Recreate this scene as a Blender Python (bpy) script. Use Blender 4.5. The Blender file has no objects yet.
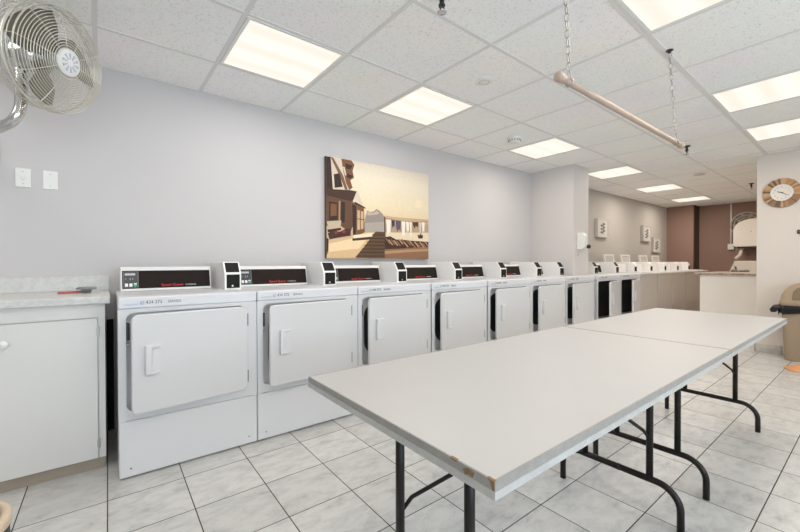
import bpy, bmesh, math, random
from mathutils import Vector, Matrix
random.seed(7)
PI = math.pi
C = bpy.context.scene.collection
SC = bpy.context.scene
ZC = 2.352          # ceiling height
YW = 3.13           # long wall
# ------------------------------------------------------------------ helpers
def lin(c):
    return tuple(((v/255)/12.92 if v/255 <= .04045 else (((v/255)+.055)/1.055)**2.4) for v in c) + (1,)

def new_mat(name):
    m = bpy.data.materials.new(name); m.use_nodes = True
    nt = m.node_tree; b = nt.nodes['Principled BSDF']
    return m, nt, b

def mat(name, col, rough=.5, metal=0, noise=.04, scale=18, bump=0, bscale=60, spec=.5, coat=0):
    """Principled surface with a little procedural variation of tone and relief. col: 0-1 albedo triple."""
    m, nt, b = new_mat(name)
    tc = nt.nodes.new('ShaderNodeTexCoord')
    n = nt.nodes.new('ShaderNodeTexNoise'); n.inputs['Scale'].default_value = scale; n.inputs['Detail'].default_value = 4
    nt.links.new(tc.outputs['Object'], n.inputs['Vector'])
    r = nt.nodes.new('ShaderNodeMix'); r.data_type = 'RGBA'
    r.inputs[6].default_value = (*[max(0, c*(1-noise)) for c in col], 1)
    r.inputs[7].default_value = (*[min(1, c*(1+noise)) for c in col], 1)
    nt.links.new(n.outputs['Fac'], r.inputs[0]); nt.links.new(r.outputs[2], b.inputs['Base Color'])
    b.inputs['Roughness'].default_value = rough; b.inputs['Metallic'].default_value = metal
    b.inputs['Specular IOR Level'].default_value = spec
    b.inputs['Coat Weight'].default_value = coat
    if bump:
        n2 = nt.nodes.new('ShaderNodeTexNoise'); n2.inputs['Scale'].default_value = bscale
        nt.links.new(tc.outputs['Object'], n2.inputs['Vector'])
        bp = nt.nodes.new('ShaderNodeBump'); bp.inputs['Strength'].default_value = bump; bp.inputs['Distance'].default_value = .002
        nt.links.new(n2.outputs['Fac'], bp.inputs['Height']); nt.links.new(bp.outputs['Normal'], b.inputs['Normal'])
    return m

def glow(name, col, strength):
    m, nt, b = new_mat(name)
    b.inputs['Base Color'].default_value = (.12, .12, .115, 1)
    b.inputs['Emission Color'].default_value = (*col, 1)
    tc = nt.nodes.new('ShaderNodeTexCoord')
    w = nt.nodes.new('ShaderNodeTexWave'); w.wave_type = 'BANDS'; w.bands_direction = 'Y'
    w.inputs['Scale'].default_value = 1.55; w.inputs['Distortion'].default_value = .0
    w.inputs['Phase Offset'].default_value = 0.0
    nt.links.new(tc.outputs['Object'], w.inputs['Vector'])
    mr = nt.nodes.new('ShaderNodeMapRange'); mr.inputs[3].default_value = strength*.9; mr.inputs[4].default_value = strength*1.06
    nt.links.new(w.outputs['Fac'], mr.inputs[0]); nt.links.new(mr.outputs[0], b.inputs['Emission Strength'])
    return m

class MB:
    def __init__(s): s.bm = bmesh.new(); s.mi = 0
    def _tag(s, fs):
        for f in fs: f.material_index = s.mi
        return fs
    def box(s, x0, x1, y0, y1, z0, z1, bevel=0, seg=2, M=None):
        r = bmesh.ops.create_cube(s.bm, size=1.0)
        vs = r['verts']
        for v in vs:
            v.co = Vector(((x0+x1)/2 + v.co.x*(x1-x0), (y0+y1)/2 + v.co.y*(y1-y0), (z0+z1)/2 + v.co.z*(z1-z0)))
        es = list({e for v in vs for e in v.link_edges})
        fs = list({f for v in vs for f in v.link_faces})
        if bevel:
            b = bmesh.ops.bevel(s.bm, geom=es, offset=bevel, segments=seg, profile=.5, affect='EDGES')
            vs = list({v for f in b['faces'] for v in f.verts} | {v for v in vs if v.is_valid})
            fs = list({f for v in vs for f in v.link_faces})
        if M is not None:
            bmesh.ops.transform(s.bm, matrix=M, verts=list({v for f in fs for v in f.verts}))
        s._tag(fs); return s
    def prism(s, poly, axis, a, b, bevel=0):
        """poly: 2D points; axis 'x': (y,z) pairs, 'y': (x,z), 'z': (x,y); extruded from a to b."""
        def P(p, t):
            if axis == 'x': return (t, p[0], p[1])
            if axis == 'y': return (p[0], t, p[1])
            return (p[0], p[1], t)
        A = [s.bm.verts.new(P(p, a)) for p in poly]; B = [s.bm.verts.new(P(p, b)) for p in poly]
        fs = [s.bm.faces.new(A), s.bm.faces.new(B[::-1])]
        n = len(poly)
        for i in range(n):
            fs.append(s.bm.faces.new((A[i], B[i], B[(i+1) % n], A[(i+1) % n])))
        bmesh.ops.recalc_face_normals(s.bm, faces=fs)
        if bevel:
            es = list({e for f in fs for e in f.edges})
            r = bmesh.ops.bevel(s.bm, geom=es, offset=bevel, segments=2, profile=.5, affect='EDGES')
            fs = list({f for v in {v for f in r['faces'] for v in f.verts} for f in v.link_faces})
        s._tag(fs); return s
    def tube(s, pts, r, n=10, cap=True, flat=1.0):
        """Tube along a polyline; r may be a list."""
        pts = [Vector(p) for p in pts]; m = len(pts)
        rs = r if isinstance(r, (list, tuple)) else [r]*m
        T = []
        for i in range(m):
            a = pts[max(i-1, 0)]; b = pts[min(i+1, m-1)]; T.append((b-a).normalized())
        up = Vector((0, 0, 1)) if abs(T[0].z) < .9 else Vector((1, 0, 0))
        N = (up - T[0]*up.dot(T[0])).normalized(); rings = []
        for i in range(m):
            N = (N - T[i]*N.dot(T[i])).normalized(); B = T[i].cross(N)
            rings.append([s.bm.verts.new(pts[i] + rs[i]*(math.cos(2*PI*k/n)*N + flat*math.sin(2*PI*k/n)*B)) for k in range(n)])
        fs = []
        for i in range(m-1):
            for k in range(n):
                f = s.bm.faces.new((rings[i][k], rings[i][(k+1) % n], rings[i+1][(k+1) % n], rings[i+1][k])); f.smooth = True; fs.append(f)
        if cap:
            fs.append(s.bm.faces.new(rings[0][::-1])); fs.append(s.bm.faces.new(rings[-1]))
        s._tag(fs); return s
    def ring(s, R, r, M, n=48, k=6, a0=0, a1=2*PI):
        closed = abs(a1-a0-2*PI) < 1e-6
        rings = []
        cnt = n if closed else n+1
        for i in range(cnt):
            a = a0+(a1-a0)*i/n
            rings.append([s.bm.verts.new(M @ Vector(((R+r*math.cos(2*PI*j/k))*math.cos(a), (R+r*math.cos(2*PI*j/k))*math.sin(a), r*math.sin(2*PI*j/k)))) for j in range(k)])
        fs = []
        for i in range(n if closed else n):
            A = rings[i]; B = rings[(i+1) % cnt]
            for j in range(k):
                f = s.bm.faces.new((A[j], B[j], B[(j+1) % k], A[(j+1) % k])); f.smooth = True; fs.append(f)
        s._tag(fs); return s
    def lathe(s, prof, M=Matrix(), n=32, smooth=True):
        """prof: (radius, height) from bottom to top about local z."""
        rings = []; fs = []
        for (r, h) in prof:
            if r < 1e-6: rings.append([s.bm.verts.new(M @ Vector((0, 0, h)))])
            else: rings.append([s.bm.verts.new(M @ Vector((r*math.cos(2*PI*i/n), r*math.sin(2*PI*i/n), h))) for i in range(n)])
        for A, B in zip(rings, rings[1:]):
            for i in range(n):
                j = (i+1) % n
                if len(A) == 1 and len(B) == 1: continue
                if len(A) == 1: f = s.bm.faces.new((A[0], B[j], B[i]))
                elif len(B) == 1: f = s.bm.faces.new((A[i], A[j], B[0]))
                else: f = s.bm.faces.new((A[i], A[j], B[j], B[i]))
                f.smooth = smooth; fs.append(f)
        if len(rings[0]) > 1: fs.append(s.bm.faces.new(rings[0][::-1]))
        if len(rings[-1]) > 1: fs.append(s.bm.faces.new(rings[-1]))
        s._tag(fs); return s
    def text(s, body, size, M, depth=.0006, align='LEFT', squash=1.0):
        cu = bpy.data.curves.new('t', 'FONT'); cu.body = body; cu.size = size; cu.extrude = depth; cu.align_x = align
        o = bpy.data.objects.new('t', cu); C.objects.link(o)
        dg = bpy.context.evaluated_depsgraph_get(); dg.update()
        me = bpy.data.meshes.new_from_object(o.evaluated_get(dg))
        me.transform(M @ Matrix.Diagonal((squash, 1, 1, 1)))
        k = len(s.bm.faces)
        s.bm.from_mesh(me); s.bm.faces.ensure_lookup_table()
        for f in s.bm.faces[k:]: f.material_index = s.mi
        bpy.data.objects.remove(o); bpy.data.curves.remove(cu); bpy.data.meshes.remove(me)
        return s
    def build(s, name, mats, parent=None, loc=None, smooth_angle=None):
        me = bpy.data.meshes.new(name); s.bm.normal_update(); s.bm.to_mesh(me); s.bm.free()
        for m in (mats if isinstance(mats, (list, tuple)) else [mats]): me.materials.append(m)
        o = bpy.data.objects.new(name, me); C.objects.link(o)
        if parent: o.parent = parent
        if loc: o.location = loc
        return o

def tag(o, label=None, cat=None, group=None, kind=None):
    if label: o['label'] = label
    if cat: o['category'] = cat
    if group: o['group'] = group
    if kind: o['kind'] = kind
    return o
def thing(name, label, cat, loc=(0, 0, 0), rz=0, group=None):
    o = bpy.data.objects.new(name, None); C.objects.link(o); o.empty_display_size = .1
    o.location = loc; o.rotation_euler = (0, 0, rz); tag(o, label, cat, group); return o
def struct(name, mb, m): return tag(mb.build(name, m), kind='structure')
def copy_tree(o, parent=None):
    c = o.copy(); C.objects.link(c)
    if parent: c.parent = parent
    for ch in list(o.children): copy_tree(ch, c)
    return c
def child(o, name):
    return next(c for c in o.children if c.name.split('.')[0] == name)
TX = Matrix.Rotation(PI/2, 4, 'X')                                  # text facing -Y
TXX = Matrix.Rotation(-PI/2, 4, 'Z') @ Matrix.Rotation(PI/2, 4, 'X')   # text facing -X
def TR(x, y, z): return Matrix.Translation((x, y, z))

# ------------------------------------------------------------------ materials
M = {}
M['white_enamel'] = mat('white enamel', (.62, .622, .632), .28, noise=.015, scale=4)
M['white_enamel_door'] = mat('white door enamel', (.605, .605, .612), .3, noise=.015, scale=3)
M['console_white'] = mat('console white', (.69, .685, .675), .35, noise=.015)
M['coin_white'] = mat('coin box enamel', (.80, .795, .785), .35, noise=.015)
M['black_panel'] = mat('dark console panel', (.017, .011, .009), .45, noise=.2, spec=.1)
M['slot_black'] = mat('coin mechanism black', (.012, .011, .010), .6, noise=.2, spec=.15)
M['hinge_dark'] = mat('hinge grey', (.10, .10, .10), .5)
M['module'] = mat('control module', (.03, .032, .042), .3, noise=.15)
M['module_edge'] = mat('module edge', (.16, .15, .15), .4)
M['display'] = mat('display grey', (.42, .43, .42), .3)
M['key_white'] = mat('white key', (.75, .75, .75), .4)
M['key_green'] = mat('green key', (.05, .42, .2), .4)
M['red_ink'] = mat('red lettering', (.62, .03, .02), .5)
M['pale_ink'] = mat('pale lettering', (.55, .53, .5), .5)
M['emblem'] = mat('emblem grey', (.40, .46, .56), .4)
M['black_ink'] = mat('black lettering', (.03, .03, .035), .5)
M['blue_ink'] = mat('blue lettering', (.33, .42, .56), .5)
M['label_strip'] = mat('label strip', (.64, .65, .675), .4, noise=.01)
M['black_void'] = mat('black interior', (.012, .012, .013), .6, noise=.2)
M['black_plastic'] = mat('black plastic', (.02, .02, .02), .4, noise=.15)
M['steel'] = mat('galvanised steel', (.5, .5, .49), .35, 1, noise=.1)
M['chain'] = mat('chain steel', (.36, .355, .34), .3, 1, noise=.2)
M['chrome'] = mat('chrome', (.62, .62, .62), .16, 1, noise=.03)
M['fan_wire'] = mat('fan guard wire', (.60, .58, .51), .3, .35, noise=.05)
M['fan_blade'] = mat('fan blade metal', (.34, .33, .28), .4, .5, noise=.05)
M['wall'] = mat('wall paint', (.53, .515, .518), .75, noise=.012, scale=3, bump=.08, bscale=220)
M['pillar'] = mat('pillar paint', (.585, .56, .548), .75, noise=.012, scale=3, bump=.08, bscale=220)
M['wall_recess'] = mat('beige wall paint', (.40, .375, .345), .75, noise=.012, scale=3, bump=.08, bscale=220)
M['wall_brown'] = mat('brown wall paint', (.27, .17, .135), .7, noise=.03, scale=3)
M['wall_cream'] = mat('cream wall paint', (.66, .62, .58), .75, noise=.012, scale=3)
M['table_top'] = mat('white laminate', (.425, .425, .425), .42, noise=.02, scale=6)
M['table_edge'] = mat('grey edge band', (.27, .265, .25), .45, noise=.18, scale=60)
M['table_edge_light'] = mat('pale edge strip', (.42, .42, .41), .4, noise=.2, scale=50)
M['chipped'] = mat('exposed chipboard', (.20, .13, .075), .9, noise=.35, scale=90)
M['black_tube'] = mat('black tubing', (.012, .010, .009), .4, noise=.1, spec=.3)
M['cabinet'] = mat('cabinet paint', (.665, .655, .635), .5, noise=.015, scale=5)
M['kick'] = mat('tan kickboard', (.32, .27, .215), .7, noise=.06)
M['knob_white'] = mat('white knob', (.72, .72, .7), .3)
M['plate_white'] = mat('switch plate plastic', (.72, .72, .70), .4)
M['rod'] = mat('beige rod', (.40, .31, .25), .5, noise=.08, scale=30)
M['light_frame'] = mat('light frame', (.75, .75, .73), .4)
M['washer_front'] = mat('grey washer front', (.52, .48, .44), .3, .15, noise=.05, scale=3)
M['cream_plastic'] = mat('cream plastic', (.66, .615, .56), .4)
M['bin_tan'] = mat('tan bin plastic', (.335, .255, .175), .5, noise=.04)
M['bin_tan_dark'] = mat('brown flap plastic', (.22, .16, .10), .5)
M['bag'] = mat('black bin bag', (.008, .008, .009), .25, noise=.2)
M['orange'] = mat('orange cloth', (.62, .30, .14), .9, noise=.2, scale=25, bump=.5)
M['red_plastic'] = mat('red handle', (.50, .11, .09), .4)
M['grey_mesh'] = mat('grey brush head', (.22, .22, .22), .6, noise=.25, scale=120)
M['beige_rim'] = mat('beige rim', (.56, .45, .32), .45)
M['paper'] = mat('paper', (.50, .48, .45), .8)
M['bright_white'] = mat('bright white panel', (.90, .885, .86), .5, noise=.01)
M['brown_strip'] = mat('dark brown strip', (.05, .03, .02), .6)
M['notice_white'] = mat('notice frame white', (.58, .565, .54), .5)
M['frame_grey'] = mat('thin frame', (.46, .44, .41), .5)
M['print_grey'] = mat('grey print', (.16, .15, .14), .8)
M['canvas_side'] = mat('canvas edge', (.10, .06, .035), .8)
M['grey_card'] = mat('grey card', (.42, .40, .37), .7)
woods = [mat('wood slat %s' % k, c, .6, noise=.15, scale=40) for k, c in zip('abcde', [(.42, .25, .13), (.30, .17, .085), (.20, .12, .07), (.50, .33, .19), (.13, .09, .06)])]
M['clock_face'] = mat('clock face', (.75, .72, .68), .5)

def tile_floor():
    m, nt, b = new_mat('marbled floor tile'); N = nt.nodes.new; L = nt.links.new
    W = .305; X0 = .9748*W; Y0 = 7.0823*W
    tc = N('ShaderNodeTexCoord'); sep = N('ShaderNodeSeparateXYZ'); L(tc.outputs['Object'], sep.inputs[0])
    def mth(op, a, c=None):
        n = N('ShaderNodeMath'); n.operation = op
        for i, v in enumerate((a, c)):
            if v is None: continue
            if isinstance(v, (int, float)): n.inputs[i].default_value = v
            else: L(v, n.inputs[i])
        return n.outputs[0]
    fx = mth('DIVIDE', mth('SUBTRACT', sep.outputs[0], X0), W); fy = mth('MINIMUM', mth('DIVIDE', mth('SUBTRACT', sep.outputs[1], Y0), W), .45)
    def edge(f): return mth('MULTIPLY', mth('ABSOLUTE', mth('SUBTRACT', mth('FRACT', mth('ADD', f, .5)), .5)), W)
    d = mth('MINIMUM', edge(fx), edge(fy))
    cell = N('ShaderNodeCombineXYZ'); L(mth('FLOOR', fx), cell.inputs[0]); L(mth('FLOOR', fy), cell.inputs[1])
    wn = N('ShaderNodeTexWhiteNoise'); wn.noise_dimensions = '2D'; L(cell.outputs[0], wn.inputs['Vector'])
    # marbling: noise stretched along x and shifted from tile to tile
    off = N('ShaderNodeVectorMath'); off.operation = 'MULTIPLY_ADD'
    L(wn.outputs['Color'], off.inputs[0]); off.inputs[1].default_value = (7, 7, 7); L(tc.outputs['Object'], off.inputs[2])
    mp = N('ShaderNodeMapping'); mp.inputs['Scale'].default_value = (6, 11, 1); mp.inputs['Rotation'].default_value = (0, 0, .25); L(off.outputs[0], mp.inputs[0])
    n1 = N('ShaderNodeTexNoise'); n1.inputs['Scale'].default_value = 1.6; n1.inputs['Detail'].default_value = 8; n1.inputs['Roughness'].default_value = .68; n1.inputs['Distortion'].default_value = .35
    L(mp.outputs[0], n1.inputs['Vector'])
    cr = N('ShaderNodeValToRGB'); e = cr.color_ramp.elements
    e[0].position = .28; e[0].color = (.33, .335, .33, 1); e[1].position = .58; e[1].color = (.56, .555, .535, 1)
    e2 = cr.color_ramp.elements.new(.42); e2.color = (.47, .47, .457, 1)
    L(n1.outputs['Fac'], cr.inputs[0])
    hv = N('ShaderNodeHueSaturation'); L(cr.outputs[0], hv.inputs['Color']); L(mth('ADD', mth('MULTIPLY', wn.outputs['Value'], .12), .94), hv.inputs['Value'])
    g = mth('LESS_THAN', d, .0022)
    mx = N('ShaderNodeMix'); mx.data_type = 'RGBA'; L(g, mx.inputs[0]); L(hv.outputs[0], mx.inputs[6]); mx.inputs[7].default_value = (.05, .042, .036, 1)
    L(mx.outputs[2], b.inputs['Base Color'])
    L(mth('ADD', mth('MULTIPLY', g, .5), .3), b.inputs['Roughness'])
    bp = N('ShaderNodeBump'); bp.inputs['Strength'].default_value = .5; bp.inputs['Distance'].default_value = .002
    L(mth('MINIMUM', d, .004), bp.inputs['Height']); bp.inputs['Distance'].default_value = .3; L(bp.outputs['Normal'], b.inputs['Normal'])
    b.inputs['Specular IOR Level'].default_value = .4
    return m
M['floor'] = tile_floor()

def ceiling_tile():
    m, nt, b = new_mat('fissured ceiling tile'); N = nt.nodes.new; L = nt.links.new
    tc = N('ShaderNodeTexCoord')
    n1 = N('ShaderNodeTexNoise'); n1.inputs['Scale'].default_value = 95; n1.inputs['Detail'].default_value = 3
    n2 = N('ShaderNodeTexNoise'); n2.inputs['Scale'].default_value = 1.6
    L(tc.outputs['Object'], n1.inputs['Vector']); L(tc.outputs['Object'], n2.inputs['Vector'])
    cr = N('ShaderNodeValToRGB'); e = cr.color_ramp.elements
    e[0].position = .30; e[0].color = (.72, .71, .69, 1); e[1].position = .44; e[1].color = (.92, .92, .91, 1)
    L(n1.outputs['Fac'], cr.inputs[0])
    mx = N('ShaderNodeMix'); mx.data_type = 'RGBA'; mx.blend_type = 'MULTIPLY'; mx.inputs[0].default_value = .12
    L(cr.outputs[0], mx.inputs[6]); L(n2.outputs['Color'], mx.inputs[7]); L(mx.outputs[2], b.inputs['Base Color'])
    b.inputs['Roughness'].default_value = .9
    bp = N('ShaderNodeBump'); bp.inputs['Strength'].default_value = .25; bp.inputs['Distance'].default_value = .003
    L(n1.outputs['Fac'], bp.inputs['Height']); L(bp.outputs['Normal'], b.inputs['Normal'])
    return m
M['ceiling'] = ceiling_tile()
M['t_bar'] = mat('ceiling grid bar', (.71, .705, .695), .95, noise=.02, spec=.1)

def marble(name, base, vein, sc):
    m, nt, b = new_mat(name); N = nt.nodes.new; L = nt.links.new
    tc = N('ShaderNodeTexCoord'); n1 = N('ShaderNodeTexNoise'); n1.inputs['Scale'].default_value = sc; n1.inputs['Detail'].default_value = 7
    n1.inputs['Distortion'].default_value = 1.2; L(tc.outputs['Object'], n1.inputs['Vector'])
    cr = N('ShaderNodeValToRGB'); e = cr.color_ramp.elements
    e[0].position = .38; e[0].color = (*vein, 1); e[1].position = .58; e[1].color = (*base, 1)
    L(n1.outputs['Fac'], cr.inputs[0]); L(cr.outputs[0], b.inputs['Base Color']); b.inputs['Roughness'].default_value = .35
    return m
M['counter'] = marble('marbled counter laminate', (.58, .575, .555), (.515, .51, .495), 30)
M['counter_far'] = marble('brown marbled counter', (.44, .37, .31), (.25, .20, .165), 14)
M['base_tile'] = marble('marbled base tile', (.58, .55, .50), (.44, .425, .395), 10)
M['lamp_glow'] = glow('lit diffuser', (1.0, .92, .81), .99)
M['fill_glow'] = glow('daylight fill pane', (.78, .90, 1.0), 8.5)  # pane of the unseen window, added to brighten the room

# ------------------------------------------------------------------ room
XB, XF, YR = -2.6, 10.72, -2.6
struct('floor', MB().box(XB, XF+.1, YR, YW+.2, -.1, 0), M['floor'])
AC = .015           # the ceiling grid lies a little askew to the walls
RC = Matrix.Rotation(AC, 4, 'Z')
GX, GY, GP = .598, 2.612, .605
b = MB()
b.box(XB-.1, XF+.2, YR-.1, YW+.3, ZC+.0018, ZC+.1)
struct('ceiling', b, M['ceiling'])
b = MB(); w = .0115
for k in range(-5, 17):
    x = GX+GP*k; b.box(x-w, x+w, YR-.1, YW+.25, ZC-.0006, ZC+.003, M=RC)
for k in range(-1, 9):
    y = GY-GP*k
    ww = w*1.5 if k == 3 else w
    b.box(XB-.1, XF+.1, y-ww, y+ww, ZC-.0008, ZC+.003, M=RC)
grid = struct('trim_1', b, M['t_bar'])
struct('wall_left', MB().box(XB, 5.0, YW, YW+.12, 0, ZC+.05), M['wall'])
struct('wall_left_recess', MB().box(5.0, XF+.1, 3.17, 3.29, 0, ZC+.05), M['wall_recess'])
PXL, PXR, PY = 4.78, 5.18, 2.50
struct('pillar', MB().box(PXL, PXR, PY, YW+.04, 0, ZC+.05, .004), M['pillar'])
struct('wall_far_pilaster', MB().box(10.33, XF, 2.66, 3.2, 0, ZC+.05), M['wall_brown'])
struct('pilaster_strip', MB().box(10.335, XF-.02, 2.645, 2.6595, 0, ZC), M['brown_strip'])  # thin dark brown strip laid over the pilaster's return face
struct('wall_far', MB().box(XF-.02, XF+.1, -1.1, 3.2, 0, ZC+.05), M['wall_brown'])
b = MB(); b.box(6.2, 6.36, YR, .975, 0, ZC+.05, .006); b.box(6.36, XF, -1.1, -1.0, 0, ZC+.05)
struct('wall_right', b, M['wall_cream'])
struct('wall_back', MB().box(XB-.1, XB, YR, YW+.1, 0, ZC+.05), M['wall'])
# the side wall behind the camera and a glowing window added as cool fill light
b = MB(); WX0, WX1, WZ0, WZ1 = -1.4, 3.4, .85, 2.0
b.box(XB, WX0, YR-.12, YR, 0, ZC+.05); b.box(WX1, 6.3, YR-.12, YR, 0, ZC+.05)
b.box(WX0, WX1, YR-.12, YR, 0, WZ0); b.box(WX0, WX1, YR-.12, YR, WZ1, ZC+.05)
struct('wall_front', b, M['wall'])
b = MB()
for x in (WX0, (WX0+WX1)/2-.02, WX1-.05): b.box(x, x+.05, YR-.1, YR+.01, WZ0, WZ1)
for z in (WZ0, WZ1-.05): b.box(WX0, WX1, YR-.1, YR+.01, z, z+.05)
struct('added_window_frame', b, M['light_frame'])
struct('added_window_pane', MB().box(WX0, WX1, YR-.09, YR-.08, WZ0, WZ1), M['fill_glow'])
b = MB(); b.box(6.186, 6.2, .756, .985, 0, .1, .002); b.box(6.186, 6.37, .975, .987, 0, .1, .002)
struct('baseboard_right', b, M['base_tile'])

# ------------------------------------------------------------------ ceiling lights
def make_light():
    t = thing('ceiling_light', 'x', 'ceiling light', group='square recessed ceiling lights')
    h = GP/2-.012
    b = MB(); f = .018
    for (x0, x1, y0, y1) in ((-h, h, -h, -h+f), (-h, h, h-f, h), (-h, -h+f, -h+f, h-f), (h-f, h, -h+f, h-f)): b.box(x0, x1, y0, y1, -.004, .001)
    b.build('light_frame', M['light_frame'], t)
    d = MB().box(-h+f, h-f, -h+f, h-f, -.001, .0012).build('diffuser', M['lamp_glow'], t)
    return t
spots = [(0, 1, 'square ceiling light above the first dryers, on the fan side of the seascape'),
         (2, 1, 'square ceiling light above the seascape canvas'),
         (5, 1, 'square ceiling light just before the pillar, next to the slotted smoke detector'),
         (8, 1, 'square ceiling light just past the pillar'),
         (11, 1, 'square ceiling light above the grey-fronted washers, second past the pillar'),
         (14, 1, 'square ceiling light closest to the brown far wall'),
         (2, 4, 'square ceiling light beside the chain hook, cut by the top of the photo'),
         (5, 4, 'square ceiling light between the hanging rod and the clock wall, cut by the edge'),
         (7, 4, 'square ceiling light closest to the clock'),
         # unseen lamps added on the same grid to light the rest of the room
         (-3, 1, 'added square ceiling light over the low cabinet, outside the photo'),
         (-1, 4, 'added square ceiling light over the photographer, outside the photo'),
         (-3, 6, 'added square ceiling light in the unseen corner of the room'),
         (2, 6, 'added square ceiling light over the unseen side of the table'),
         (5, 6, 'added square ceiling light before the unseen part of the clock wall')]
spots += [(11, 4, 'added square ceiling light behind the clock wall, outside the photo'), (14, 4, 'added square ceiling light over the unseen far side of the marbled counter')]  # two more unseen lamps added to brighten the far end
L0 = make_light()
POWER = 9.3
for i, (k, j, lab) in enumerate(spots):
    o = L0 if i == 0 else copy_tree(L0)
    p = RC @ Vector((GX+GP*(k+.5), GY-GP*(j-.5), ZC))
    o.location = p; o.rotation_euler = (0, 0, AC); o['label'] = lab
    la = bpy.data.lights.new('lamp_light', 'AREA'); la.shape = 'SQUARE'; la.size = .55; la.energy = POWER
    if j == 1 and k < 4: la.energy = POWER*.82
    if k > 10: la.energy = POWER*1.75
    la.color = (1, .97, .94) if (j == 1 and k < 4) else ((1, .86, .71) if j > 1 else (1, .90, .80))
    lo = bpy.data.objects.new('lamp_light', la); C.objects.link(lo); lo.location = p-Vector((0, 0, .006)); lo.rotation_euler = (0, 0, AC)

# ------------------------------------------------------------------ dryers
DY, DZ = 2.316, .908
OX0, OX1, OZ0, OZ1 = .034, .630, .335, .830         # door opening
def rrect(x0, x1, z0, z1, r, n=5):
    pts = []
    for cx, cz, a in ((x1-r, z1-r, 0), (x0+r, z1-r, PI/2), (x0+r, z0+r, PI), (x1-r, z0+r, 3*PI/2)):
        for i in range(n+1):
            t = a+PI/2*i/n; pts.append((cx+r*math.cos(t), cz+r*math.sin(t)))
    return pts
def hole_plate(b, x0, x1, z0, z1, hole, y, back):
    """Front plate with a rounded hole and the hole's side wall going back."""
    bm = b.bm; n = len(hole)
    inner = [bm.verts.new((p[0], y, p[1])) for p in hole]; deep = [bm.verts.new((p[0], back, p[1])) for p in hole]
    cx, cz = (x0+x1)/2, (z0+z1)/2
    outer = []
    for p in hole:                                            # push every hole point out to the plate's rectangle
        dx, dz = p[0]-cx, p[1]-cz
        k = min(((x1-cx)/abs(dx)) if abs(dx) > 1e-6 else 9e9, ((z1-cz)/abs(dz)) if abs(dz) > 1e-6 else 9e9)
        outer.append([cx+dx*k, cz+dz*k])
    for (qx, qz) in ((x0, z0), (x1, z0), (x1, z1), (x0, z1)):  # snap the closest one into each corner
        i = min(range(n), key=lambda i: (outer[i][0]-qx)**2+(outer[i][1]-qz)**2); outer[i] = [qx, qz]
    O = [bm.verts.new((p[0], y, p[1])) for p in outer]
    fs = []
    for i in range(n):
        j = (i+1) % n
        fs.append(bm.faces.new((inner[i], inner[j], O[j], O[i]))); fs.append(bm.faces.new((inner[i], deep[i], deep[j], inner[j])))
    bmesh.ops.recalc_face_normals(bm, faces=fs)
    b._tag(fs)

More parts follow.
